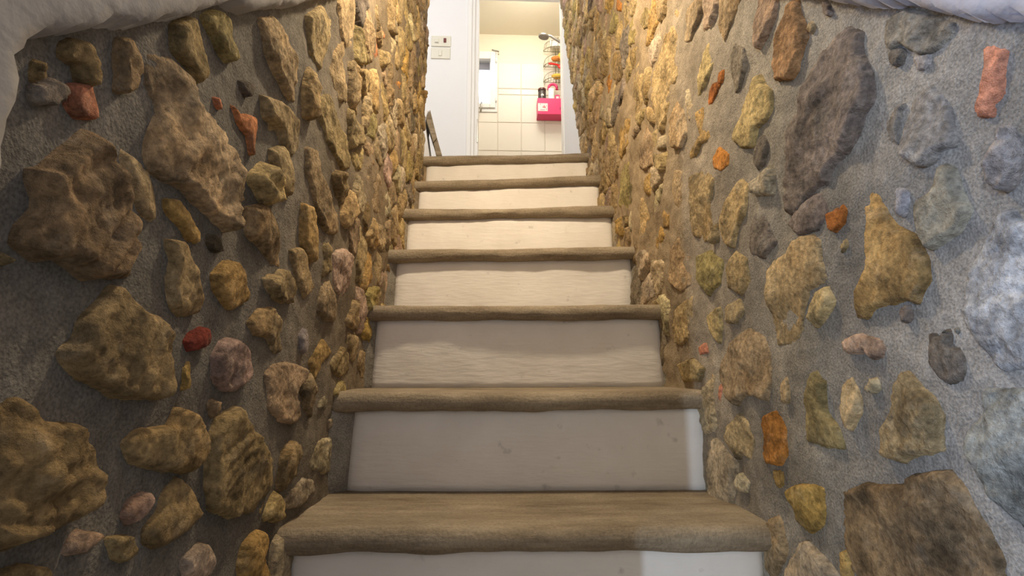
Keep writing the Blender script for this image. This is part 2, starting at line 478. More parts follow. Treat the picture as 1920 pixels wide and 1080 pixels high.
# outlines read off the two walls: (crop origin x, y, colour, relief in cm, strata, points at twice photo scale)
A, B_, C_, D_, E_, F_, G_, H_ = (0, 0), (360, 0), (0, 540), (360, 540), (1080, 0), (1440, 0), (1440, 540), (1080, 540)
LEFT = [
 (A,'tan',4.2,.15,"560,190 640,215 720,300 760,380 830,480 880,560 915,640 915,740 895,870 850,830 790,770 745,715 690,705 640,680 590,640 565,580 575,480 600,420 560,330 545,260"),
 (A,'brown',2.6,.1,"650,90 750,70 775,180 790,290 770,310 700,250 640,190"),
 (A,'olive',3,.1,"760,60 815,40 850,70 890,150 915,225 890,235 840,200 800,130"),
 (A,'brown',2.6,0,"230,165 280,145 340,160 375,230 380,330 345,300 290,240 225,210"),
 (A,'brown',2.4,.2,"440,150 490,150 540,200 550,270 520,340 480,345 455,270 440,200"),
 (A,'brown',1.5,0,"130,230 165,215 180,250 150,310 125,330"),
 (A,'greybrown',1.8,.1,"115,340 200,300 265,340 255,380 180,400 120,395"),
 (A,'brick',1.6,0,"270,320 330,320 385,390 395,445 330,440 270,400"),
 (A,'brown',4.2,.55,"140,640 180,640 260,580 340,500 400,490 440,560 500,680 540,850 560,1000 535,1050 450,1035 400,1040 330,980 240,960 170,970 95,910 110,850 170,790 175,740"),
 (A,'tan',1.2,0,"25,960 60,955 60,990 25,990"),
 (A,'ochre',2.4,.1,"625,745 665,745 730,830 770,875 770,910 730,900 670,840 630,790"),
 (A,'tan',2.6,.2,"630,895 680,905 720,960 750,1040 775,1120 770,1175 700,1190 640,1150 625,1050 640,980"),
 (A,'ochre',2.8,.1,"800,1030 845,985 905,980 935,1030 958,1090 955,1130 900,1155 850,1150 815,1100"),
 (A,'dark',1.2,0,"790,880 830,895 840,940 800,945 780,910"),
 (A,'dark',1.2,0,"905,300 950,310 955,345 940,365 910,330"),
 (A,'brick',1.2,0,"800,365 830,370 840,405 815,410"),
 (B_,'brick',1.6,.1,"155,395 185,440 215,430 260,440 262,470 245,580 235,575 225,510 175,460"),
 (B_,'tan',2.6,.2,"250,70 300,60 340,130 400,210 410,380 385,370 340,270 280,190"),
 (B_,'tan',2.4,.1,"430,60 500,20 540,80 530,150 480,260 440,200"),
 (B_,'tan',2.4,.1,"270,360 330,380 410,450 415,560 380,590 330,480 285,440"),
 (B_,'olive',2.8,.1,"460,360 510,350 560,460 600,540 605,630 580,640 530,590 500,530 480,440"),
 (B_,'tan',2.2,.1,"300,560 345,550 385,620 385,740 350,700 310,630"),
 (B_,'tan',2.6,.1,"430,550 470,560 500,680 550,800 550,880 510,870 460,760 430,650"),
 (B_,'tan',2.6,.1,"215,780 270,770 330,860 355,1000 320,990 260,920 220,880"),
 (B_,'ochre',2.6,.1,"415,760 460,775 490,870 480,960 460,985 420,930 415,850"),
 (B_,'pinkish',2.8,.1,"520,950 560,930 600,960 610,1090 570,1120 530,1080 520,1010"),
 (B_,'tan',2,0,"370,940 410,930 445,1010 460,1080 430,1120 390,1050"),
 (B_,'brick',1.4,0,"665,140 690,140 705,200 710,250 690,240 670,190"),
 (B_,'brick',1.4,0,"705,110 735,120 735,155 710,140"),
 (B_,'orange',1.4,0,"740,290 785,310 780,335 745,325"),
 (B_,'brick',1.2,0,"688,368 706,380 702,412 686,402"),
 (B_,'tan',2.2,.1,"640,660 690,650 720,720 720,800 690,800 660,740"),
 (C_,'brown',3.6,.25,"230,250 290,190 310,130 380,60 430,0 465,5 500,60 560,75 620,110 655,160 665,280 660,370 640,415 560,415 480,410 390,375 310,340 240,290"),
 (C_,'brown',4.4,.6,"-60,410 80,410 140,490 230,520 330,510 370,580 410,680 410,760 370,830 290,880 230,910 130,930 0,985 -80,990"),
 (C_,'tan',3.4,.1,"470,590 520,540 590,530 640,520 655,470 700,445 740,470 785,540 785,620 740,690 660,680 580,670 500,650"),
 (D_,'brown',3.4,.2,"75,560 100,490 160,445 210,480 270,560 320,640 315,750 290,850 200,840 140,865 65,830 60,740"),
 (C_,'pinkish',2,0,"490,810 530,790 570,760 580,810 540,860 490,890 465,860"),
 (C_,'brown',2.8,.1,"545,910 590,840 620,760 700,710 745,760 770,850 730,900 660,950 570,980 540,960"),
 (C_,'light',2.2,0,"675,1020 740,960 800,965 815,1040 800,1075 740,1090 690,1080"),
 (C_,'brown',1.8,.1,"400,940 500,930 530,990 480,1020 420,1010"),
 (C_,'pinkish',1.8,0,"270,950 330,910 395,930 330,995 240,1000"),
 (C_,'darkred',2.2,0,"690,200 720,170 780,150 805,190 790,215 740,225 700,240"),
 (C_,'ochre',1.6,0,"672,300 700,270 715,310 710,370 680,390"),
 (C_,'tan',1.6,0,"790,430 820,420 828,450 800,485"),
 (C_,'brown',2,0,"-20,1060 110,1035 190,1055 200,1110 -20,1120"),
 (D_,'pinkish',3.2,.1,"85,260 120,200 180,185 220,220 245,300 235,340 190,385 120,385 85,330"),
 (D_,'tan',3,.1,"275,320 310,285 370,280 430,300 435,340 400,380 425,480 400,510 330,500 280,450"),
 (D_,'light',2.8,0,"440,620 470,570 550,560 565,610 555,680 490,700 445,680 430,650"),
 (D_,'light',2.4,0,"345,790 410,710 460,720 470,760 400,820 350,830"),
 (D_,'light',1.8,0,"470,430 500,395 520,420 500,455 465,450"),
 (D_,'tan',2.4,0,"510,280 560,220 590,240 600,310 560,335 515,310"),
 (D_,'grey',2,0,"400,180 430,145 445,200 435,250 405,230"),
 (D_,'ochre',2,0,"460,230 500,190 530,240 490,290 455,350 445,280"),
 (D_,'tan',2.4,.1,"215,130 250,80 310,70 345,130 340,180 360,230 330,250 280,190 230,170"),
 (D_,'light',1.5,0,"505,495 530,490 545,515 510,530"),
 (D_,'tan',2,0,"620,230 655,240 655,365 630,340 615,290"),
 (D_,'ochre',2.8,.1,"190,960 240,910 300,930 285,1000 310,1080 300,1130 180,1130 170,1040"),
]
RIGHT = [
 (E_,'honey',3.2,.15,"370,25 395,90 400,240 370,320 330,420 310,500 290,450 275,330 300,230 340,110"),
 (E_,'tan',2.4,0,"410,30 470,-20 475,40 430,150 400,160 400,90"),
 (E_,'tan',2.4,.1,"530,-40 640,-40 600,50 565,110 545,160 530,90"),
 (E_,'pinkish',2.4,.1,"665,-40 755,-40 745,60 700,140 670,185 665,80"),
 (E_,'rustbrown',2.8,.1,"770,60 800,10 835,-5 845,60 865,140 845,200 830,260 790,295 735,300 730,250 745,150"),
 (F_,'greybrown',3.6,.15,"300,100 345,120 350,170 385,270 398,370 360,430 340,500 300,570 240,610 200,640 220,700 150,710 110,760 70,820 40,800 45,660 60,580 50,500 90,410 110,340 190,220 250,150"),
 (E_,'honey',2.8,.1,"570,520 600,430 650,320 680,280 700,320 730,340 735,410 715,450 660,480 645,550 610,555"),
 (E_,'honey',2.4,.1,"430,340 470,230 495,165 520,150 525,210 500,290 470,330 440,380"),
 (E_,'greybrown',1.8,0,"575,200 600,165 635,180 640,240 610,340 585,350 575,270"),
 (E_,'rust',1.4,0,"530,270 555,260 550,310 530,320"),
 (E_,'rust',1.6,0,"490,340 520,310 545,315 510,390 490,400"),
 (E_,'honey',2.6,.1,"345,450 380,355 410,430 420,500 400,555 355,555"),
 (E_,'ochre',2,.1,"445,420 480,400 485,460 505,480 510,520 470,540 440,590 425,600 425,570 460,510 450,460"),
 (E_,'orange',1.6,0,"505,590 530,550 575,580 580,620 540,645 510,630"),
 (E_,'tan',2.8,.1,"425,660 480,632 520,670 500,760 505,850 470,910 430,880 420,790"),
 (E_,'honey',2.8,.1,"540,800 575,720 620,670 650,690 640,800 610,860 580,930 545,910 535,850"),
 (E_,'greybrown',2,0,"640,850 690,770 720,830 745,910 710,970 650,960"),
 (E_,'greybrown',1.8,0,"665,560 700,505 718,540 705,620 675,640 655,600"),
 (E_,'honey',3.2,.1,"700,1020 720,980 800,950 820,900 880,875 910,900 915,960 940,1050 870,1090 855,1190 850,1245 800,1300 730,1290 715,1200 700,1100"),
 (E_,'honey',2.8,.1,"880,1095 945,1075 965,1130 940,1190 885,1235 868,1190"),
 (E_,'olive',2.4,.1,"450,960 500,940 545,970 545,1060 490,1110 450,1050"),
 (E_,'tan',2.4,.1,"560,1000 600,940 650,970 655,1060 610,1110 560,1080"),
 (E_,'tan',2.4,.1,"350,1060 350,940 375,890 430,970 440,1060 400,1100"),
 (E_,'tan',2,0,"360,640 410,640 415,760 390,790 355,720"),
 (E_,'tan',2.4,0,"220,560 260,460 290,520 290,620 250,640 225,620"),
 (E_,'ochre',2.4,0,"150,520 180,405 205,450 200,540 170,600"),
 (E_,'honey',2.4,0,"205,320 240,210 260,250 245,420 215,450"),
 (E_,'olive',2.4,0,"160,700 190,580 220,650 230,740 195,800 160,770"),
 (E_,'honey',2.2,0,"225,850 250,740 280,800 275,890 240,890"),
 (E_,'ochre',1.8,0,"295,900 310,845 330,880 325,930 305,950"),
 (E_,'olive',2.2,0,"230,70 260,20 285,40 270,100 250,110"),
 (E_,'orange',1.8,0,"105,330 130,270 140,300 115,360"),
 (E_,'orange',1.8,0,"150,-10 180,-10 170,40 150,40"),
 (E_,'grey',1.6,0,"370,850 400,790 420,820 400,870 420,920 395,900"),
 (E_,'ochre',1.6,0,"325,800 340,740 360,780 350,850 325,860"),
 (F_,'grey',2.6,.15,"425,80 470,50 525,35 600,60 690,90 695,130 640,180 590,200 540,205 520,190 475,160 440,195 425,150"),
 (F_,'greybrown',1.4,0,"445,205 475,168 510,200 500,240 470,250"),
 (F_,'grey',1.2,0,"540,215 600,208 605,240 560,270"),
 (F_,'salmon',1.8,.1,"815,175 850,170 910,195 890,260 885,350 820,390 830,430 770,435 765,390 790,340 800,250"),
 (F_,'grey',2.4,.1,"490,500 520,370 600,315 650,360 690,430 690,550 640,560 610,610 545,620 495,580 482,550"),
 (F_,'grey',1.3,0,"440,470 485,395 508,385 486,480 478,545 455,520"),
 (F_,'grey',3.4,.3,"805,620 850,530 890,470 920,500 945,560 940,640 870,690 840,715 805,690"),
 (F_,'grey',2.2,.1,"535,760 600,710 650,615 680,640 700,720 745,790 700,870 620,910 580,935 540,860"),
 (F_,'pale',1.6,0,"470,720 490,700 515,715 505,780 485,815 470,780"),
 (F_,'ochre',2.6,.1,"335,770 355,728 405,725 430,790 470,850 530,890 580,970 597,1050 560,1145 510,1125 450,1145 370,1155 350,1195 320,1190 310,1090 355,1000 350,900"),
 (F_,'rust',1.6,0,"215,800 250,780 265,795 285,765 295,790 290,835 240,870 220,860"),
 (F_,'pale',3,.2,"740,990 770,910 830,860 850,795 895,790 935,835 1010,830 1040,1380 960,1385 910,1395 850,1380 790,1300 730,1210 715,1120"),
 (F_,'tan',1,0,"268,925 290,890 296,920 270,952"),
 (F_,'greybrown',1.4,0,"190,5 230,10 236,55 215,60"),
 (F_,'greybrown',1.4,.1,"110,770 180,725 215,722 230,790 190,860 110,880 65,840"),
 (F_,'tan',1,0,"140,110 160,80 170,110 155,132"),
 (G_,'greybrown',2.2,0,"590,165 640,190 655,155 690,210 740,240 760,300 740,350 690,370 630,345 590,290"),
 (G_,'pinkish',2.2,0,"275,195 330,170 370,190 410,190 440,230 430,260 390,265 370,235 320,245 280,240"),
 (G_,'tan',3.6,0,"450,370 480,320 520,315 570,360 620,410 650,480 650,600 600,625 520,630 470,655 400,630 395,530 440,460"),
 (G_,'olive',2.8,.1,"130,400 165,310 180,340 215,350 220,460 260,530 280,600 200,600 125,570"),
 (G_,'honey',2,0,"265,370 310,330 345,420 345,460 310,500 290,540 270,480"),
 (G_,'light',1.6,0,"365,385 400,335 415,380 380,400"),
 (G_,'pale',3.2,.1,"795,400 830,380 880,380 960,375 1020,380 1030,920 960,915 880,860 800,770 770,690 735,610 740,540 790,460"),
 (G_,'brown',3.2,.15,"250,760 330,735 420,740 500,745 520,700 640,690 680,680 740,760 790,850 830,940 880,1030 870,1120 330,1120 280,1060 250,920"),
 (G_,'ochre',2.8,0,"60,760 110,735 210,745 220,800 205,890 140,915 95,870 90,820"),
 (H_,'orange',2.4,0,"695,480 750,460 770,500 815,600 770,665 700,660"),
 (G_,'light',2.4,.1,"50,1060 100,960 150,950 220,1030 250,1080 240,1130 40,1130"),
 (G_,'ochre',1.6,0,"258,990 275,985 300,1050 310,1110 275,1110"),
 (G_,'grey',1,0,"695,150 710,140 725,170 700,180"),
 (G_,'honey',1.8,0,"40,370 75,330 85,390 80,430 50,430"),
 (G_,'greybrown',1.4,0,"490,75 530,65 535,110 500,130"),
 (H_,'honey',3,.1,"360,210 350,150 370,80 440,25 475,50 470,110 440,170 410,200 385,220"),
 (H_,'tan',3,.1,"535,290 560,210 610,160 650,150 700,180 725,260 735,360 720,420 650,400 620,400 590,445 560,400 540,350"),
 (H_,'honey',2.6,0,"560,520 600,470 650,500 670,570 665,660 630,620 590,640 560,570"),
 (H_,'honey',2,0,"485,110 510,80 540,70 545,150 520,210 495,160"),
 (H_,'tan',2.4,0,"360,290 400,275 440,262 485,300 470,350 365,355"),
 (H_,'salmon',1.6,0,"455,220 490,205 495,245 460,255"),
 (H_,'salmon',1.2,0,"530,370 545,360 550,430 535,445"),
 (H_,'rust',1,0,"675,745 690,740 690,785 675,785"),
 (H_,'light',1.8,0,"590,730 620,695 655,730 640,765 600,760"),
 (H_,'ochre',1.6,0,"740,680 780,690 780,740 750,755"),
 (H_,'tan',2,0,"555,70 620,30 630,90 590,135 555,130"),
]


def stair_v(u):                    # height of the pitch line of the stair at depth u
    return 0.66 + (u - STEP_Y0) * 0.89


def plaster_v(side, u):            # lower edge of the plaster coat
    return (1.172 + 0.875 * (u - 0.379)) if side < 0 else (1.237 + 0.90 * (u - 0.412))


def right_end(v):                  # the right wall's rubble stops on a slant at the landing
    return 2.57 + max(0, (v - 2.0)) * 0.47


def clip(poly, nx, ny, c):         # keep nx*x+ny*y <= c
    out = []
    for i in range(len(poly)):
        a, q = poly[i], poly[(i + 1) % len(poly)]
        da, dq = nx * a[0] + ny * a[1] - c, nx * q[0] + ny * q[1] - c
        if da <= 0: out.append(a)
        if (da < 0 < dq) or (dq < 0 < da):
            t = da / (da - dq); out.append((a[0] + t * (q[0] - a[0]), a[1] + t * (q[1] - a[1])))
    return out


def fill_cells(side, traced, rnd):
    dummies = []
    for p in traced:
        xs = [q[0] for q in p]; ys = [q[1] for q in p]
        g = 0.028
        y = min(ys)
        while y < max(ys) + g:
            x = min(xs)
            while x < max(xs) + g:
                if inside(p, x, y): dummies.append((x, y))
                x += g
            y += g
        dummies.append((sum(xs) / len(xs), sum(ys) / len(ys)))
    sites = []
    v = 0.35
    while v < 3.6:
        u = 0.30
        while u < 3.4:
            du = 0.080 if u > 1.2 else 0.09
            x = u + rnd.uniform(-.45, .45) * 0.09; y = v + rnd.uniform(-.45, .45) * 0.125
            u += du
            if y < stair_v(x) - 0.17 or y > min(plaster_v(side, x) - 0.03, 1.10 + 0.80 * x): continue
            if x < (0.50 if side < 0 else 0.80) and rnd.random() < 0.45: continue
            if side < 0 and (x > 2.43 or x < 0.40): continue
            if side > 0 and x > right_end(y) - 0.03: continue
            if any(inside(p, x, y) or edge_dist(p, x, y) < (0.021 if side < 0 else 0.027) for p in traced): continue
            sites.append((x, y))
        v += 0.125
    pts = sites + dummies
    cells = []
    for i, (x, y) in enumerate(sites):
        near = sorted(((q[0] - x) ** 2 + (q[1] - y) ** 2, k) for k, q in enumerate(pts) if k != i and abs(q[0] - x) < .3 and abs(q[1] - y) < .3)[:36]
        R = 0.10 if x > (0.6 if side < 0 else 0.78) else 0.05
        poly = [(x + R * math.cos(a) * rnd.uniform(.75, 1.1), y + 1.5 * R * math.sin(a) * rnd.uniform(.75, 1.15)) for a in [k * math.pi / 5 for k in range(10)]]
        for d2, k in near:
            q = pts[k]; nx, ny = q[0] - x, q[1] - y; l = math.sqrt(d2)
            if l < 1e-6: continue
            nx /= l; ny /= l
            gap = 0.004 if k < len(sites) else 0.008
            frac = 0.5 if k < len(sites) else 0.55
            c = nx * x + ny * y + l * frac - gap
            poly = clip(poly, nx, ny, c)
            if len(poly) < 3: break
        if len(poly) >= 3:
            # keep clear of the plaster line
            if side < 0:
                poly = clip(poly, -0.875, 1, 1.172 - 0.875 * 0.379 - 0.012)
                poly = clip(poly, 1, 0, 2.44); poly = clip(poly, -1, 0, -0.395)
            else:
                poly = clip(poly, -0.90, 1, 1.237 - 0.90 * 0.412 - 0.012)
                poly = clip(poly, 1, -0.47, 2.57 - 0.47 * 2.0 - 0.01)
        if len(poly) >= 3 and abs(poly_area(poly)) > 0.0009: cells.append(poly)
    return cells


def build_wall(name, side, table, seed):
    rnd = random.Random(seed)
    sgn = 1 if side < 0 else -1      # direction the stones stand out

    def world(o):
        return lambda x, y, h: (sgn * h, x - o[0], y - o[1])
    traced = []
    for (org, colr, rel, strata, s) in table:
        p = []
        H = rel * (0.0050 if side < 0 else 0.0044)
        pp = [(org[0] + float(t.split(',')[0]) / 2, org[1] + float(t.split(',')[1]) / 2) for t in s.split()]
        cu = sum(on_wall(px, py, side * HW)[0] for px, py in pp) / len(pp)
        for px, py in pp:            # the near rim is seen at the mortar, the far rim at the stone's face
            near = on_wall(px, py, side * HW)[0] < cu
            p.append(on_wall(px, py, side * (HW - (0.2 if near else 0.85) * H - 0.001)))
        traced.append(p)
    # mortar bed
    bm = bmesh.new()
    us = 0.016
    u0, u1 = (0.25, 2.46) if side < 0 else (-0.45, 3.35)
    v0, v1 = 0.0, 3.9
    nu, nv = int((u1 - u0) / us), int((v1 - v0) / us)
    boxes = [(min(q[0] for q in p), max(q[0] for q in p), min(q[1] for q in p), max(q[1] for q in p)) for p in traced]
    vid = {}

    def getv(i, j):
        k = (i, j)
        if k not in vid:
            u, v = u0 + i * us, v0 + j * us
            P = Vector((u, v, seed * 3.1))
            far = min(1.0, max(0.0, (u - 0.9) / 0.5))
            h = (0.007 + 0.003 * far) * noise.fractal(P * 7, 1, 2, 4) + (0.002 + 0.006 * far) * noise.noise(P * 38) + 0.006 * far
            vid[k] = bm.verts.new((side * HW + sgn * h, u, v))
        return vid[k]
    for i in range(nu):
        for j in range(nv):
            u, v = u0 + (i + .5) * us, v0 + (j + .5) * us
            if v > plaster_v(side, u) + 0.08: continue
            if v < stair_v(u) - 0.5: continue
            if side > 0 and u > right_end(v) + 0.01: continue
            bm.faces.new((getv(i, j), getv(i + 1, j), getv(i + 1, j + 1), getv(i, j + 1)))
    me = bpy.data.meshes.new(name); bm.to_mesh(me); bm.free()
    wall = link(name, me, MORTAR_SHADED if side < 0 else MORTAR, smooth=True); orient(me, (sgn, 0, 0)); struct(wall)

    count = 0

    def stone(poly, H, colr, strata, sp, amp, jitter, grow=0.003):
        nonlocal count
        count += 1
        if poly_area(poly) < 0: poly = poly[::-1]
        ar = abs(poly_area(poly)); dim = math.sqrt(ar)
        ou = sum(q[0] for q in poly) / len(poly), sum(q[1] for q in poly) / len(poly)
        out = roughen(poly, max(sp, 0.004), amp, count + seed, grow)
        sd = rnd.choice([(0.2, 1), (0.3, 1), (-0.25, 1), (0.8, -0.6)])
        me = relief_mesh('stone', out, H, min(0.0065, dim * 0.14), count * 0.77 + seed, sp, world(ou), ou, strata=strata, sdir=sd,
                         tilt=(rnd.uniform(-.05, .05), rnd.uniform(-.05, .05)))
        o = link('stone', me, STONE, wall, smooth=True)
        orient(me, (sgn, 0, 0))
        o.location = (side * HW, ou[0], ou[1])
        c = COLS[colr]; f = (1 + rnd.uniform(-jitter, jitter)) * (1.08 if side < 0 and ou[0] < 1.0 else 1.0)
        o.color = (c[0] * f, c[1] * f * (1 + rnd.uniform(-.04, .04)), c[2] * f * (1 + rnd.uniform(-.12, .12)), 1)

    for (org, colr, rel, strata, s), p in zip(table, traced):
        dim = math.sqrt(abs(poly_area(p)))
        stone(p, rel * (0.0050 if side < 0 else 0.0044), colr, strata, max(0.0038, min(0.0065, dim / 26)), 0.0022, 0.06)
    mix = ['tan'] * 9 + ['honey'] * 6 + ['brown'] * 3 + ['light'] * 4 + ['ochre', 'olive', 'pinkish', 'greybrown']
    cells = fill_cells(side, traced, rnd)
    cells.sort(key=lambda p: -abs(poly_area(p)) / (0.3 + sum(q[0] for q in p) / len(p)) ** 2)
    room = 298 - count
    for p in cells[:room]:
        u = sum(q[0] for q in p) / len(p)
        small = abs(poly_area(p)) < 0.0022
        colr = rnd.choice(['brick', 'orange', 'pinkish', 'tan', 'tan', 'honey', 'brown', 'tan', 'light', 'honey', 'brown']) if small and u > 1.0 else rnd.choice(mix)
        if u < 0.50: colr = rnd.choice(['greybrown', 'brown', 'grey', 'tan'])
        H = rnd.uniform(0.010, 0.021) if u > 0.68 else rnd.uniform(0.004, 0.009)
        stone(p, H, colr, rnd.choice([0, .15, .35]), 0.0078, 0.0045, 0.14, 0.002)
    
    return wall


wall_left = build_wall('wall_left', -1, LEFT, 11)
wall_right = build_wall('wall_right', 1, RIGHT, 23)


# plaster coat over the top (and near edge) of the rubble
def plaster_coat(name, parent, side, pts_px, tail, H, seed):
    sgn = 1 if side < 0 else -1
    p = [on_wall(a, c, side * (HW - (0.027 if side < 0 and c > 84 else 0.006))) for a, c in pts_px] + tail
    if poly_area(p) < 0: p = p[::-1]
    out = roughen(p, 0.010, 0.0018, seed)
    me = relief_mesh(name, out, H, 0.011, seed, 0.012, lambda x, y, h: (side * HW + sgn * h, x, y), (0, 0), fac=0.05, sunk=-0.01, facets=0.0)
    o = link(name, me, PLASTER if side < 0 else PLASTER_LIT, parent, smooth=True); orient(me, (sgn, 0, 0))
    return o


L_EDGE = [(0, 500), (14, 440), (25, 385), (37, 280), (55, 200), (65, 120), (78, 86), (100, 85), (130, 73), (170, 65), (200, 63), (255, 61), (280, 48),
          (320, 45), (350, 32), (380, 25), (415, 14), (435, 24), (455, 32), (480, 23), (535, 20), (570, 8), (605, 0)]
plaster_coat('plaster_coat', wall_left, -1, L_EDGE, [(1.5, 2.16), (2.44, 3.0), (2.44, 3.9), (0.165, 2.45), (0.165, 0.0), (0.375, 0.0)], 0.028, 5)
R_EDGE = [(1920, 51), (1850, 51), (1820, 45), (1790, 35), (1740, 23), (1700, 16), (1640, 20), (1565, 9), (1530, 0)]
plaster_coat('plaster_coat', wall_right, 1, R_EDGE[::-1], [(0.30, 1.125), (-0.4, 0.6), (-0.4, 2.3), (2.9, 3.9), (3.2, 3.74), (2.4, 3.0), (1.5, 2.2)], 0.030, 9)

# the near left end of the wall, returning into the lower room
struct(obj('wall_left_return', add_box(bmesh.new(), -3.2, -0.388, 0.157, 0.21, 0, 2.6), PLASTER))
# body of the side walls behind the mortar
struct(obj('wall_left_core', add_box(bmesh.new(), -0.60, -0.436, 0.17, 2.46, 0, 3.9), MORTAR))
struct(obj('wall_right_core', add_box(bmesh.new(), 0.445, 0.62, -4.2, 2.6, 0, 4.6), PLASTER))  # carried on unseen into the lower room to keep light off the left wall

bm = bmesh.new()
q_ = [(2.45, 2.0), (2.57, 2.0), (3.28, 3.52), (3.28, 4.6), (2.45, 4.6)]
a = [bm.verts.new((0.430, y, z)) for y, z in q_]; c = [bm.verts.new((0.50, y, z)) for y, z in q_]
for k in range(5): bm.faces.new((a[k], a[(k + 1) % 5], c[(k + 1) % 5], c[k]))
bm.faces.new(a); bm.faces.new(c[::-1])
struct(obj('wall_right_end', bm, MORTAR))

# ------------------------------------------------------------------ staircase
stairs = empty('staircase', (0, STEP_Y0, 0))
tag(stairs, 'straight flight of worn stone treads with whitewashed risers between two rubble walls', 'staircase')
# per step: nosing ends (x, z) left and right
STEPS = [(-1, 0.219, 0.219), (0, 0.440, 0.440), (1, 0.664, 0.660), (2, 0.878, 0.880), (3, 1.103, 1.110), (4, 1.321, 1.338), (5, 1.539, 1.563), (6, 1.746, 1.786), (7, 1.969, 2.001)]
# riser ends: bottom left, bottom right, top left, top right (x)
RX = {1: (-.412, .416, -.408, .412), 2: (-.388, .434, -.378, .428), 3: (-.399, .419, -.391, .411), 4: (-.394, .410, -.388, .406), 5: (-.401, .407, -.397, .404), 6: (-.399, .415, -.393, .411), 7: (-.404, .424, -.397, .414)}
OV = 0.028


def step_z(k, x):
    _, zl, zr = STEPS[k + 1]
    return zl + (zr - zl) * (x + HW) / (2 * HW)


def tread(k):
    y0 = STEP_Y0 + (k - 1) * RUN
    back = RUN + 0.05 if k < 7 else 0.30
    th = 0.044
    prof = []                       # (y, z) around the slab, nose first
    for a in range(9):              # rounded nose from the underside up
        q = -math.pi / 2 + math.pi * a / 8
        prof.append((0.020 - 0.020 * math.cos(q), -th / 2 + th / 2 * math.sin(q)))
    prof += [(0.045, 0.001), (0.08, 0.0005), (0.13, 0.0), (0.19, 0.0), (back, 0.0), (back, -th), (0.10, -th)]
    bm = bmesh.new(); rings = []; n = 71
    for i in range(n):
        x = -HW - 0.012 + (2 * HW + 0.024) * i / (n - 1)
        ring = []
        for (y, z) in prof:
            P = Vector((x * 5, y * 12 + k * 3.3, z * 12))
            w = 0.0035 * noise.noise(P) + 0.0015 * noise.noise(P * 5)
            front = 1.0 if y < 0.05 else 0.25
            dy = 0.006 * noise.noise(Vector((x * 2.6, k * 7.7, 0))) if y < 0.05 else 0
            wear = -0.004 * math.exp(-(x / 0.22) ** 2) * (1 if y < 0.2 and z > -0.03 else 0)
            lo = 0.005 * noise.noise(Vector((x * 9, k * 5.1, 2))) if z < -0.03 and y < 0.1 else 0
            ring.append(bm.verts.new((x, y0 + y + dy + w * front * 0.7, step_z(k, x) + z + w * front + wear + lo)))
        rings.append(ring)
    m = len(prof)
    for i in range(n - 1):
        for j in range(m):
            bm.faces.new((rings[i][j], rings[i][(j + 1) % m], rings[i + 1][(j + 1) % m], rings[i + 1][j]))
    bm.faces.new(rings[0]); bm.faces.new(rings[-1][::-1])
    return bm


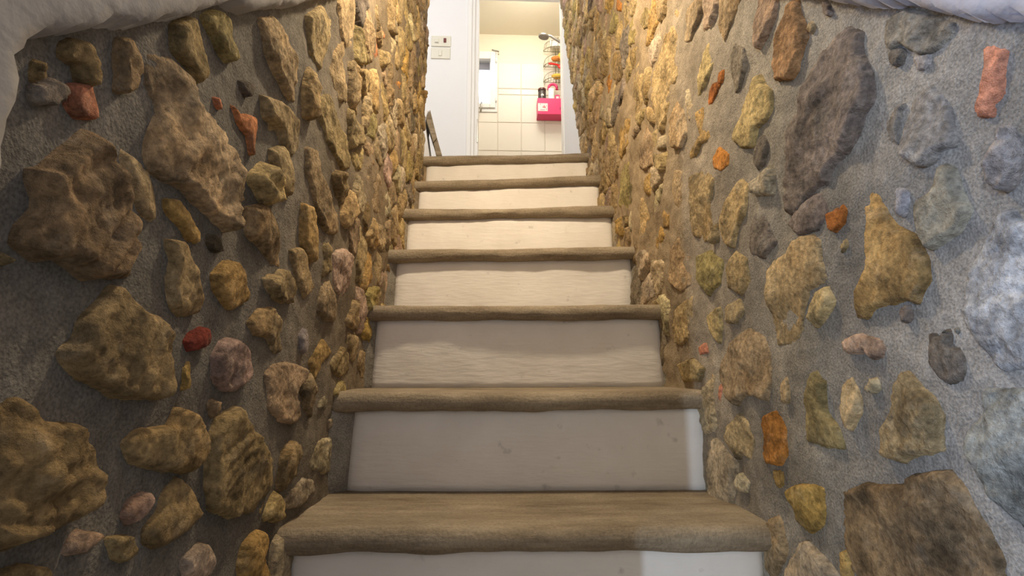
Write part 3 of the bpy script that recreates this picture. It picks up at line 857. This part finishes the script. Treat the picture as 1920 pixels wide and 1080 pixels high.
for k in range(-1, 8):
    bm = tread(k)
    if k >= 1 or True:
        o = obj('tread', bm, TREAD, None, True)
        o.data.transform(Matrix.Translation((0, -STEP_Y0 - (k - 1) * RUN, -STEPS[k + 1][1])))
        o.location = (0, (k - 1) * RUN, STEPS[k + 1][1]); o.parent = stairs
    # riser below this tread
    bl, br, tl, tr = RX.get(k, (-.41, .41, -.41, .41))
    yr = STEP_Y0 + (k - 1) * RUN + OV
    n, mrow = 57, 11
    bm = bmesh.new(); grid = []
    for j in range(mrow):
        t = j / (mrow - 1); row = []
        for i in range(n):
            s = i / (n - 1)
            x = (bl + (br - bl) * s) * (1 - t) + (tl + (tr - tl) * s) * t
            zb = (step_z(k - 1, x) if k > -1 else 0.0) - 0.004; zt = step_z(k, x) - 0.040
            z = zb + (zt - zb) * t
            e = min(1, min(s, 1 - s) * 30)
            w = 0.004 * noise.noise(Vector((x * 7, z * 7, k * 2.2))) + 0.0016 * noise.noise(Vector((x * 22, z * 30, k)))
            if i in (0, n - 1):
                x += 0.004 * noise.noise(Vector((z * 40, k * 3.3, i)))
            row.append(bm.verts.new((x, yr + w + 0.008 * (1 - e), z)))
        grid.append(row)
    for j in range(mrow - 1):
        for i in range(n - 1):
            bm.faces.new((grid[j][i], grid[j][i + 1], grid[j + 1][i + 1], grid[j + 1][i]))
    # give the slab its thickness
    ext = bmesh.ops.extrude_face_region(bm, geom=list(bm.faces))
    for v in ext['geom']:
        if isinstance(v, bmesh.types.BMVert): v.co.y += 0.016
    o = obj('riser', bm, RISER, None, True)
    o.data.transform(Matrix.Translation((0, -STEP_Y0, 0))); o.parent = stairs
    # mortar run up to the riser from each wall
    for sd, e0, e1 in ((-1, bl, tl), (1, br, tr)):
        bm = bmesh.new(); gr = []
        for j in range(12):
            t = j / 11; row = []
            z0_, z1_ = step_z(k - 1, sd * HW) - 0.01 if k > -1 else 0.0, step_z(k, sd * HW) - 0.036
            ed = e0 + (e1 - e0) * t
            for i in range(6):
                q = i / 5
                x = sd * (HW + 0.012) * (1 - q) + (ed - sd * 0.004) * q
                y = (yr - 0.034) * (1 - q) ** 1.0 + (yr + 0.004) * (1 - (1 - q))
                w = 0.006 * noise.noise(Vector((x * 30, t * 9, k * 3.7 + sd))) * (1 if i < 5 else 0.3)
                row.append(bm.verts.new((x, y + w, z0_ + (z1_ - z0_) * t)))
            gr.append(row)
        for j in range(11):
            for i in range(5): bm.faces.new((gr[j][i], gr[j][i + 1], gr[j + 1][i + 1], gr[j + 1][i]))
        ext = bmesh.ops.extrude_face_region(bm, geom=list(bm.faces))
        for v in ext['geom']:
            if isinstance(v, bmesh.types.BMVert): v.co.y += 0.02
        o = obj('mortar_fillet', bm, MORTAR, None, True)
        o.data.transform(Matrix.Translation((0, -STEP_Y0, 0))); o.parent = stairs
    # mortared masonry behind the riser, out to the walls
    zt = min(STEPS[k + 1][1:]) - 0.042
    o = obj('masonry_core', box(-HW - 0.006, HW + 0.006, yr + 0.013, yr + 0.013 + RUN, max(0.0, zt - 0.26), zt), MORTAR)
    o.data.transform(Matrix.Translation((0, -STEP_Y0, 0))); o.parent = stairs

# ------------------------------------------------------------------ landing, door wall, bathroom
LZ = 1.975
YD, YB = 3.9, 5.0
struct(obj('floor', box(-3.2, 2.2, -4.2, 0.75, -0.05, 0.0), TERRA))
struct(obj('floor_landing', box(-1.9, 0.62, 2.72, YD, LZ - 0.12, LZ - 0.004), TERRA))
struct(obj('floor_bathroom', box(-0.75, 1.25, YD, YB + 0.02, LZ - 0.12, LZ - 0.004), TERRA))
dl = on_front(899, 1.5, YD)[0]; dtop = on_front(960, 2.5, YD + 0.14)[1]; dr = on_front(1056, 100, YD)[0]
fl = on_front(879, 100, YD)[0]
struct(obj('wall_back_left', box(-1.9, fl, YD, YD + 0.12, LZ - 0.1, 4.75), WHITE))
struct(obj('wall_back_right', box(dr, 1.3, YD, YD + 0.12, LZ - 0.1, 4.75), WHITE))
struct(obj('wall_back_header', box(fl, dr, YD, YD + 0.12, dtop + 0.03, 4.75), WHITE))
struct(obj('wall_landing_left', box(-2.0, -1.9, 2.3, YD + 0.12, LZ - 0.1, 4.75), WHITE))
# white plastered side wall from the end of the rubble to the door
bm = bmesh.new()
pl = [(0.432, 2.50), (0.432, 2.62), (dr, YD), (dr + 0.12, YD), (0.55, 2.5)]
a = [bm.verts.new((x, y, LZ - 0.05)) for x, y in pl]; c = [bm.verts.new((x, y, 4.75)) for x, y in pl]
for k in range(5): bm.faces.new((a[k], a[(k + 1) % 5], c[(k + 1) % 5], c[k]))
bm.faces.new(a); bm.faces.new(c[::-1])
struct(obj('wall_landing_right', bm, WHITE))
struct(obj('ceiling_landing', box(-2.0, 1.3, 2.3, YD + 0.12, 4.75, 4.85), WHITE))
# sloping ceiling over the flight
bm = bmesh.new()
pr = [(-4.2, 2.6), (0.1, 2.6), (2.3, 4.6), (2.3, 4.75), (0.05, 2.72), (-4.2, 2.72)]
a = [bm.verts.new((-0.6 if y > -1 else -0.6, y, z)) for y, z in pr]; c = [bm.verts.new((0.62, y, z)) for y, z in pr]
for k in range(6): bm.faces.new((a[k], a[(k + 1) % 6], c[(k + 1) % 6], c[k]))
bm.faces.new(a); bm.faces.new(c[::-1])
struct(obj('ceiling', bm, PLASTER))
for sx, w in ((-0.6, 'left'), (0.445, 'right')):
    bm = bmesh.new()
    q = [(-0.1, 2.3), (2.46, 3.6), (2.46, 4.75), (2.3, 4.72), (0.05, 2.68), (-0.1, 2.6)]
    x1 = sx + 0.155
    a = [bm.verts.new((sx, y, z)) for y, z in q]; c = [bm.verts.new((x1, y, z)) for y, z in q]
    for k in range(6): bm.faces.new((a[k], a[(k + 1) % 6], c[(k + 1) % 6], c[k]))
    bm.faces.new(a); bm.faces.new(c[::-1])
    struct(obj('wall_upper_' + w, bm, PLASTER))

# door frame
door = empty('door_1', (0, YD, LZ)); door['kind'] = 'structure'


def dpart(name, bm, mat, smooth=False):
    o = obj(name, bm, mat, None, smooth)
    o.data.transform(Matrix.Translation((0, -YD, -LZ))); o.parent = door
    return o


bm = bmesh.new()
add_box(bm, fl - 0.012, fl + 0.026, YD - 0.022, YD + 0.14, LZ, dtop + 0.07, 0.006)
add_box(bm, fl + 0.024, fl + 0.052, YD - 0.012, YD + 0.14, LZ, dtop + 0.05, 0.006)
add_box(bm, fl + 0.050, dl, YD + 0.004, YD + 0.14, LZ, dtop + 0.03, 0.004)
dpart('door_jamb', bm, GLOSSW)
dpart('door_jamb', box(dr - 0.006, dr + 0.03, YD + 0.004, YD + 0.14, LZ, dtop + 0.03, 0.004), GLOSSW)
dpart('door_head', box(dl, dr, YD - 0.008, YD + 0.14, dtop, dtop + 0.06, 0.004), GLOSSW)
bm = bmesh.new()
x_, z_ = on_front(895, 245, YD)
add_box(bm, x_ - 0.006, x_ + 0.006, YD - 0.002, YD + 0.006, z_ - 0.10, z_ + 0.10, 0.002)
dpart('strike_plate', bm, CHROME)

# bathroom shell
wx1 = on_front(931, 200, YB)[0]; wz0 = on_front(915, 204, YB)[1]; wz1 = on_front(915, 99, YB)[1]
wx0 = wx1 - 0.52
ZC = on_front(977, 65, YB)[1]
ZT = on_front(977, 119, YB)[1]; zb1 = on_front(977, 167, YB)[1]; zb0 = on_front(977, 178.5, YB)[1]; zr = on_front(977, 230.5, YB)[1]
bm = bmesh.new()
add_box(bm, -0.75, wx0, YB + 0.008, YB + 0.12, LZ - 0.1, ZC); add_box(bm, wx1, 1.25, YB + 0.008, YB + 0.12, LZ - 0.1, ZC)
add_box(bm, wx0, wx1, YB + 0.008, YB + 0.12, LZ - 0.1, wz0); add_box(bm, wx0, wx1, YB + 0.008, YB + 0.12, wz1, ZC)
wall_bath = struct(obj('wall_bathroom', bm, CREAM))
struct(obj('wall_bathroom_grout', add_box(add_box(bmesh.new(), wx1 + 0.002, 1.25, YB + 0.003, YB + 0.0085, LZ, ZT - 0.001), -0.75, wx1 + 0.002, YB + 0.003, YB + 0.0085, LZ, wz0), GROUT))
struct(obj('wall_bathroom_left', box(-0.85, -0.75, YD + 0.12, YB + 0.12, LZ - 0.1, 4.75), CREAM))
struct(obj('wall_bathroom_right', box(1.25, 1.35, YD + 0.12, YB + 0.12, LZ - 0.1, 4.75), CREAM))
struct(obj('ceiling_bathroom', box(-0.85, 1.35, YD + 0.12, YB + 0.12, ZC, ZC + 0.1), CREAM))
# wall tiles, one object each, sharing meshes
tx = [on_front(x, 230, YB)[0] for x in (933, 977.3)]
TW = tx[1] - tx[0]; TH = TW * 1.27


def tile_mesh(w, h, mat, bev=0.004):
    bm = box(-w / 2, w / 2, -0.004, 0.004, -h / 2, h / 2, bev, 1)
    me = bpy.data.meshes.new('tile'); bm.to_mesh(me); bm.free(); me.materials.append(mat); return me


def put_tile(me, x, z, name='tile'):
    o = bpy.data.objects.new(name, me); COL.objects.link(o)
    o.parent = wall_bath; o.location = (x, YB + 0.0015, z)


rows = [(zr, zb0, TILE)]
z = zr
while z > LZ + 0.02:
    rows.append((max(LZ, z - TH), z, TILE)); z -= TH
rows.append((zb1, ZT, TILE_UP))
for z0, z1, mt in rows:
    me = tile_mesh(TW - 0.005, z1 - z0 - 0.005, mt)
    for c in range(-2, 5):
        x = tx[0] + (c + 0.5) * TW
        if c < 0 and z1 > wz0 + 0.02:
            if z0 > wz0: continue
            mc = tile_mesh(TW - 0.005, wz0 - 0.045 - z0, mt)
            put_tile(mc, x, (z0 + wz0 - 0.045) / 2)
            continue
        put_tile(me, x, (z0 + z1) / 2)
meb = tile_mesh(TW - 0.004, zb1 - zb0 - 0.004, BORDER)
for c in range(0, 5): put_tile(meb, tx[0] + (c + 0.5) * TW, (zb0 + zb1) / 2, 'border_tile')

# bathroom window
win = empty('window_1', (0, YB, wz0)); win['kind'] = 'structure'


def wpart(name, bm, mat, smooth=False):
    o = obj(name, bm, mat, None, smooth)
    o.data.transform(Matrix.Translation((0, -YB, -wz0))); o.parent = win
    return o


xm = on_front(919, 150, YB)[0]; zs0 = on_front(919, 196, YB)[1]; zs1 = on_front(919, 113, YB)[1]
bm = bmesh.new()
add_box(bm, xm, wx1 - 0.012, YB - 0.03, YB + 0.05, wz0, wz1, 0.006)
add_box(bm, wx0 + 0.01, wx0 + 0.06, YB - 0.03, YB + 0.05, wz0, wz1, 0.006)
add_box(bm, wx0 + 0.06, xm, YB - 0.03, YB + 0.05, wz0, zs0, 0.006)
add_box(bm, wx0 + 0.06, xm, YB - 0.03, YB + 0.05, zs1, wz1, 0.006)
wpart('sash_frame', bm, GLOSSW)
bm = bmesh.new()
add_box(bm, wx0 - 0.03, wx1 + 0.006, YB - 0.012, YB + 0.04, wz0 - 0.04, wz0, 0.004)
add_box(bm, wx1 - 0.010, wx1 + 0.006, YB - 0.010, YB + 0.06, wz0, wz1 + 0.012, 0.003)
add_box(bm, wx0 - 0.03, wx0 + 0.01, YB - 0.010, YB + 0.06, wz0, wz1 + 0.012, 0.003)
wpart('window_casing', bm, GLOSSW)
wpart('pane', box(wx0 + 0.05, xm + 0.004, YB + 0.01, YB + 0.014, zs0 - 0.004, zs1 + 0.004), GLASS)
wpart('shutter_slat', box(wx0 + 0.05, xm - 0.004, YB + 0.045, YB + 0.06, on_front(910, 126, YB)[1], zs1 + 0.004, 0.003), GREYSTRIP)
for py in (117, 191):
    x_, z_ = on_front(930, py, YB)
    wpart('hinge', add_tube(bmesh.new(), [(x_, YB - 0.034, z_ - 0.022), (x_, YB - 0.034, z_ + 0.022)], 0.008), GLOSSW, True)
x_, z_ = on_front(922, 98, YB); x2, z2 = on_front(935, 101, YB)
bm = add_tube(bmesh.new(), [(x_, YB - 0.04, z_), (x2, YB - 0.04, z2), (x2 - 0.002, YB - 0.04, z2 - 0.035)], 0.007)
wpart('stay_arm', bm, CHROME, True)
x_, z_ = on_front(902.5, 197, YB)
bm = add_tube(bmesh.new(), [(x_, YB - 0.04, z_ + 0.01), (x_, YB - 0.05, z_ - 0.03), (x_ - 0.004, YB - 0.05, z_ - 0.10)], 0.010)
wpart('window_handle', bm, CHROME, True)
o = struct(obj('sky_backdrop', box(-0.75, 0.2, YB + 0.30, YB + 0.31, 3.4, 4.5), SKYM))

# ------------------------------------------------------------------ things on the landing
def switch(name, px0, px1, py0, py1, label, kind):
    x0, z1 = on_front(px0, py0, YD); x1, z0 = on_front(px1, py1, YD)
    e = empty(name, ((x0 + x1) / 2, YD, (z0 + z1) / 2)); w, h = x1 - x0, z1 - z0
    obj('face_plate', box(-w / 2, w / 2, -0.011, 0.0, -h / 2, h / 2, 0.004), PLATE, e)
    if kind == 'double':
        o = obj('rocker', box(-w * .33, -w * .10, -0.016, -0.006, -h * .24, h * .20, 0.003), PLATE, e)
        obj('rocker_edge', box(-w * .30, -w * .13, -0.0172, -0.012, -h * .20, -h * .155, 0.0005), DARK, o)
        obj('neon_rocker', box(w * .13, w * .27, -0.0165, -0.006, -h * .16, h * .26, 0.003), DARKRED, e)['label'] = 'dark red neon rocker'
    else:
        obj('rocker', box(-w * .10, w * .07, -0.017, -0.006, -h * .27, h * .22, 0.003), PLATE, e)
    return tag(e, label, 'switch', 'wall switches by the door')


switch('wall_switch', 809, 845.3, 68, 88.6, 'upper ivory wall switch with a dark red neon rocker', 'double')
switch('wall_switch', 808.4, 844.3, 90.2, 111.3, 'plain ivory wall switch with one small rocker, below the red rocker switch', 'single')

# sloping parapet with stone coping at the foot of another flight
YP = 2.95
P = lambda a, c: on_front(a, c, YP)
par = empty('sloping_parapet', (P(800, 290)[0], YP, LZ))
tag(par, 'sloping white plastered parapet with brown stone coping on the landing', 'parapet')


def ppart(name, bm, mat, **k):
    o = obj(name, bm, mat, None, **k)
    o.data.transform(Matrix.Translation(-par.location)); o.parent = par
    return o


body = [(P(735, 330)[0], LZ), P(735, 206), P(785, 205.5), P(803, 206.5), P(798.5, 221), P(797, 230), (P(815.5, 292)[0], LZ)]
ppart('plaster_body', add_prism(bmesh.new(), body, YP, YP + 0.20), WHITE)


def coping(p):
    bm = add_prism(bmesh.new(), p, YP - 0.006, YP + 0.24)
    bmesh.ops.bevel(bm, geom=list(bm.edges), offset=0.004, segments=2, affect='EDGES', profile=0.5)
    return bm


ppart('coping_stone', coping([P(798.5, 223), P(806.5, 206), P(819.5, 259), P(812.5, 268)]), TREAD)
ppart('coping_stone', coping([P(813, 269.5), P(820, 260.5), P(829, 292), P(817.5, 292)]), TREAD)
x0, z1 = P(784, 259); x1 = P(793, 259)[0]
o = obj('wooden_block', box(-(x1 - x0) / 2, (x1 - x0) / 2, -0.03, 0.03, 0, z1 - LZ, 0.003), WOOD, None, origin=None)
o.location = ((x0 + x1) / 2, YP - 0.06, LZ)
tag(o, 'short upright wooden block in front of the white parapet at the wall end', 'block')

# ------------------------------------------------------------------ bathroom things
YS = 4.86
S = lambda a, c: on_front(a, c, YS)
PXM = (S(1040, 200)[0] - S(1030, 200)[0]) / 10          # metres per photo pixel at that depth
sx0, sz1 = S(1008, 184); sz0 = S(1008, 214)[1]; sx1 = S(1076, 200)[0]
sh = empty('wall_shelf', ((sx0 + sx1) / 2, YS, sz0))
tag(sh, 'bright pink plastic shower shelf on the tiled wall holding bottles', 'shelf')
w, h = sx1 - sx0, sz1 - sz0
bm = bmesh.new()
add_box(bm, -w / 2, w / 2, -0.005, 0.003, 0.0, h, 0.003)
add_box(bm, -w / 2, -w / 2 + 0.006, 0.0, YB - YS - 0.004, 0.0, h, 0.002); add_box(bm, w / 2 - 0.006, w / 2, 0.0, YB - YS - 0.004, 0.0, h, 0.002)
add_box(bm, -w / 2, w / 2, 0.0, YB - YS - 0.004, 0.0, 0.006, 0.002); add_box(bm, -w / 2, w / 2, YB - YS - 0.012, YB - YS - 0.004, 0, h, 0.002)
obj('tray', bm, PINK, sh)
# printed sticker on its front
lx0, lz1 = S(1008.5, 194); lx1, lz0 = S(1027, 209)
stk = obj('sticker', box(lx0 - sh.location.x, lx1 - sh.location.x, -0.0075, -0.0045, lz0 - sz0, lz1 - sz0, 0.001), PALEPINK, sh)
bm = bmesh.new()
for k, (a, c, ww, hh) in enumerate([(1014, 206.5, .8, 2), (1015.6, 206.7, .7, 1.6), (1017.2, 206.4, .8, 2), (1018.9, 206.8, .8, 1.5), (1020.6, 206.7, .8, 1.6), (1024.6, 205.5, .7, 2.6)]):
    x_, z_ = S(a, c); add_box(bm, x_ - sh.location.x - ww * PXM / 2, x_ - sh.location.x + ww * PXM / 2, -0.0085, -0.007, z_ - sz0 - hh * PXM / 2, z_ - sz0 + hh * PXM / 2)
obj('print', bm, INK, stk)['kind'] = 'stuff'
bm = bmesh.new()
for a, c, r in [(1018.5, 201.5, 1.3), (1021.5, 201.8, 1.4), (1020.2, 199.2, 1.1), (1013, 196.2, .8), (1024.5, 199, .7)]:
    x_, z_ = S(a, c)
    r_ = bmesh.ops.create_cone(bm, segments=12, radius1=r * PXM, radius2=r * PXM, depth=0.0015, cap_ends=True)
    for v in r_['verts']: v.co = Vector((x_ - sh.location.x + v.co.x, -0.0078 + v.co.z, z_ - sz0 + v.co.y))
obj('print', bm, CHERRY, stk)['kind'] = 'stuff'
x_, z_ = S(1050.5, 204)
obj('slot', add_box(bmesh.new(), x_ - sh.location.x - 0.004, x_ - sh.location.x + 0.003, -0.0062, -0.004, z_ - sz0 - 0.016, z_ - sz0 + 0.016, 0.001), DARK, sh)

floor_z = sz0 + 0.006
YI = YS + 0.055
I = lambda a, c: on_front(a, c, YI)
# dark jar
x0, zt = I(1008.6, 167); x1, zm = I(1023.8, 171.5)
jar = empty('cosmetic_jar', ((x0 + x1) / 2, YI, floor_z)); r = (x1 - x0) / 2
tag(jar, 'dark brown cosmetic jar with a pale label at the end of the pink shelf', 'jar')
hz = zm - floor_z
obj('glass_body', add_lathe(bmesh.new(), [(r * .85, 0), (r * .97, .004), (r * .97, hz - .01), (r * .85, hz)], 0, 0, 0), DARK, jar, True)
obj('lid', add_lathe(bmesh.new(), [(r * .98, hz + .001), (r, hz + .004), (r, zt - floor_z - .004), (r * .9, zt - floor_z)], 0, 0, 0), BROWNCAP, jar)
bm = bmesh.new(); zl0, zl1 = I(1016, 183)[1] - floor_z, I(1016, 179)[1] - floor_z
q = [(-1.95), (-1.75), (-1.57), (-1.40), (-1.2)]
a = [bm.verts.new((1.01 * r * math.cos(t), 1.01 * r * math.sin(t), zl0)) for t in q]
c = [bm.verts.new((1.01 * r * math.cos(t), 1.01 * r * math.sin(t), zl1 - 0.006 * abs(k - 2))) for k, t in enumerate(q)]
for k in range(4): bm.faces.new((a[k], a[k + 1], c[k + 1], c[k]))
obj('label', bm, PALEPINK, jar)
# white bottle under a pink hooked handle
x0, zt = I(1027.5, 166); x1 = I(1039, 166)[0]
bot = empty('lotion_bottle', ((x0 + x1) / 2, YI, floor_z)); bw = (x1 - x0) / 2
tag(bot, 'white bottle with a curved pink hook standing beside the dark jar', 'bottle')
bh = zt - floor_z
bm = box(-bw, bw, -0.018, 0.018, 0, bh, 0.012, 3); obj('bottle_body', bm, WHITEP, bot, True)
hk = []
for k in range(15):
    t = math.pi * 1.02 - math.pi * 1.12 * k / 14
    cxh, czh = I(1036.5, 165.5)
    hk.append((cxh - bot.location.x + 8.0 * PXM * math.cos(t), 0, czh - floor_z + 8.2 * PXM * math.sin(t)))
hk = [(hk[0][0], 0, hk[0][2] - 0.02)] + hk
obj('hook', add_tube(bmesh.new(), hk, 0.0145, 10), PINK, bot, True)
z_ = I(1033, 180)[1] - floor_z
obj('band', box(-bw * .8, bw * .8, -0.0195, -0.017, z_ - .0015, z_ + .0015), PALEPINK, bot)
# pink box
x0, zt = I(1040.5, 179); x1 = I(1049, 179)[0]
o = empty('soap_box', ((x0 + x1) / 2, YI, floor_z)); tag(o, 'small pink soap box on the shelf under the curved pink hook', 'box')
obj('carton', box(-(x1 - x0) / 2, (x1 - x0) / 2, -0.015, 0.015, 0, zt - floor_z, 0.003), PINK, o)
z_ = I(1045, 184.5)[1] - floor_z
obj('label', box(-(x1 - x0) * .28, (x1 - x0) * .30, -0.0165, -0.0145, z_ - .016, z_ + .014, 0.002), PALEPINK, o)
# pale green tube
x0, zt = I(1051, 169); x1 = I(1059, 169)[0]
o = empty('shampoo_tube', ((x0 + x1) / 2, YI, floor_z)); r = (x1 - x0) / 2
tag(o, 'pale green shampoo tube at the doorway end of the pink shelf', 'tube')
hb = zt - floor_z
obj('tube_body', add_lathe(bmesh.new(), [(r * .9, 0), (r, .004), (r, hb * .75), (r * .5, hb * .86)], 0, 0, 0, 16), GREENP, o, True)
obj('cap', add_lathe(bmesh.new(), [(r * .5, hb * .85), (r * .5, hb), (r * .4, hb * 1.02)], 0, 0, 0, 12), WHITEP, o, True)
obj('stripe', add_lathe(bmesh.new(), [(r * 1.01, hb * .18), (r * 1.02, hb * .2), (r * 1.02, hb * .5), (r * 1.01, hb * .52)], 0, 0, 0, 16), TEAL, o, True)

# wire caddy of three baskets
YC = YB - 0.10
K = lambda a, c: on_front(a, c, YC)
cxp, czb = K(1045, 149)
cad = empty('wire_caddy', (cxp, YC, czb))
tag(cad, 'three tier brass wire shower caddy hanging above the pink shelf', 'caddy')
for a in (1042.5, 1048.2):
    x_, zt = K(a, 76)
    zt2 = K(a, 62)[1]
    obj('upright', add_tube(bmesh.new(), [(x_ - cxp, 0.07, 0), (x_ - cxp, 0.07, zt2 - czb)], 0.0032, 6), WIRE, cad, True)
for (pyb, pyt, arch) in ((89, 77, 0), (118, 94, 1), (147, 126, 1)):
    x0, zb = K(1020.5, pyb); x1 = K(1070, pyb)[0]; zt = K(1020, pyt)[1]
    xa, xb = x0 - cxp, x1 - cxp; zb -= czb; zt -= czb
    bm = bmesh.new()
    fr = []
    for k in range(13):
        t = math.pi * k / 12
        fr.append(((xa + xb) / 2 - (xb - xa) / 2 * math.cos(t), 0.07 - 0.10 * math.sin(t), zb))
    add_tube(bm, fr, 0.0028, 6); add_tube(bm, [fr[0], fr[-1]], 0.0028, 6)
    for k in range(1, 12):
        add_tube(bm, [fr[k], (fr[k][0], 0.07, zb)], 0.0016, 5)
    if arch:          # the back rail sweeps up in a bow from the corner of the basket
        bow = [((xa + xb) / 2 - (xb - xa) / 2 * math.cos(math.pi * k / 14), 0.068, zb + (zt - zb) * math.sin(math.pi * k / 14) ** 0.8) for k in range(15)]
        add_tube(bm, bow, 0.0024, 6)
        for k in range(2, 13, 2): add_tube(bm, [bow[k], (bow[k][0], 0.068, zb)], 0.0013, 5)
        low = [(p[0] * 0.92, p[1] + 0.01, zb - 0.022) for p in fr]; add_tube(bm, low, 0.0018, 6)
        for k in range(0, 13): add_tube(bm, [fr[k], low[k]], 0.0013, 5)
    else:
        up = [(p[0] + 0.012, p[1], zb + (zt - zb)) for p in fr]; add_tube(bm, up, 0.0022, 6)
        for k in range(0, 13, 2): add_tube(bm, [fr[k], up[k]], 0.0018, 5)
    obj('basket', bm, WIRE, cad, True)


def sponge(name, pts, mat, label, cat='sponge', y=0.0):
    x_, z_ = K(*pts[0]); rr = pts[1] * PXM
    bm = bmesh.new(); bmesh.ops.create_icosphere(bm, subdivisions=3, radius=1)
    for v in bm.verts:
        n_ = v.co.copy()
        d = 1 + 0.22 * noise.noise(n_ * 3.1 + Vector((x_ * 9, 1, 2))) + 0.10 * noise.noise(n_ * 9)
        v.co = Vector((n_.x * rr * pts[2] * d, n_.y * 0.035 * d, n_.z * rr * pts[3] * d))
    o = obj(name, bm, mat, None, True); o.location = (x_, YC + y, z_)
    return tag(o, label, cat)


sponge('bath_sponge', ((1041.5, 110.5), 8.0, 1.0, .62), ORANGE, 'orange bath sponge in the middle basket, nearest the window', y=0.0)
sponge('bath_sponge', ((1053, 106.5), 8.5, 1.0, 1.0), YELLOW, 'yellow bath sponge against the doorway in the middle basket', y=0.01)
sponge('bath_sponge', ((1044.5, 143.2), 10.5, 1.0, .42), YELLOW, 'flat yellow bath sponge in the bottom basket above the pink hook', y=0.0)
# white box in the top basket
x0, z1 = K(1031, 72); x1, z0 = K(1056, 88.2)
o = empty('soap_carton', ((x0 + x1) / 2, YC + 0.01, z0)); tag(o, 'white carton in the top basket behind the shower head', 'carton')
obj('carton', box(-(x1 - x0) / 2, (x1 - x0) / 2, -0.02, 0.02, 0, (z1 - z0) * .8, 0.003), WHITEP, o)
obj('flap', box(-(x1 - x0) / 2 + .004, (x1 - x0) / 2 - .004, -0.019, 0.019, (z1 - z0) * .8, (z1 - z0) * .84, 0.001), PALEPINK, o)
# red hairbrush hanging on the caddy
x0, z0 = K(1029, 124); x1, z1 = K(1046, 126.5); x2, z2 = K(1060, 131)
br = empty('hair_brush', (x0, YC - 0.045, z0)); tag(br, 'red hairbrush with a long handle between the two lower baskets', 'brush')
obj('handle', add_tube(bmesh.new(), [(-.008, 0, 0), (0, 0, 0), (.03, 0, -.001), (x1 - x0, 0, z1 - z0)], [.006, .0105, .0115, .008], 10), RED, br, True)
bm = bmesh.new(); bmesh.ops.create_uvsphere(bm, u_segments=20, v_segments=12, radius=1)
for v in bm.verts: v.co = Vector(((x1 + x2) / 2 - x0 + v.co.x * (x2 - x1) * .62, v.co.y * 0.014, (z1 + z2) / 2 - z0 - 0.004 + v.co.z * 0.027))
obj('brush_head', bm, RED, br, True)

# shower head
YH = 4.60
Hh = lambda a, c: on_front(a, c, YH)
hx, hz_ = Hh(1019.5, 67.5); ax, az = Hh(1029, 66.5); ex, ez = Hh(1082, 92)
shw = empty('shower_head', (hx, YH, hz_)); tag(shw, 'round grey shower head on a sloping arm above the wire caddy', 'shower head')
pm = (Hh(1040, 70)[0] - Hh(1030, 70)[0]) / 10
R = 10.2 * pm
bm = add_lathe(bmesh.new(), [(R * .96, -.012), (R, -.006), (R * .98, .004), (R * .6, .018), (R * .25, .024)], 0, 0, 0, 28)
rot = Matrix.Rotation(math.radians(9), 4, 'Y') @ Matrix.Rotation(math.radians(7), 4, 'X')
o = obj('head_shell', bm, CHROME, shw, True); o.data.transform(rot)
bm = add_lathe(bmesh.new(), [(R * .9, -.016), (R * .92, -.012), (R * .92, -.010)], 0, 0, 0, 28)
o = obj('spray_face', bm, HEADF, shw); o.data.transform(rot)
obj('arm', add_tube(bmesh.new(), [(R * .3, 0.01, .016), (ax - hx + .02, 0.02, az - hz_ + .010), (ex - hx, .05, ez - hz_), (ex - hx + .06, .16, ez - hz_ - .04), (ex - hx + .08, YB - YH - .002, ez - hz_ - .05)], [.012, .014, .015, .013, .02], 12), CHROME, shw, True)
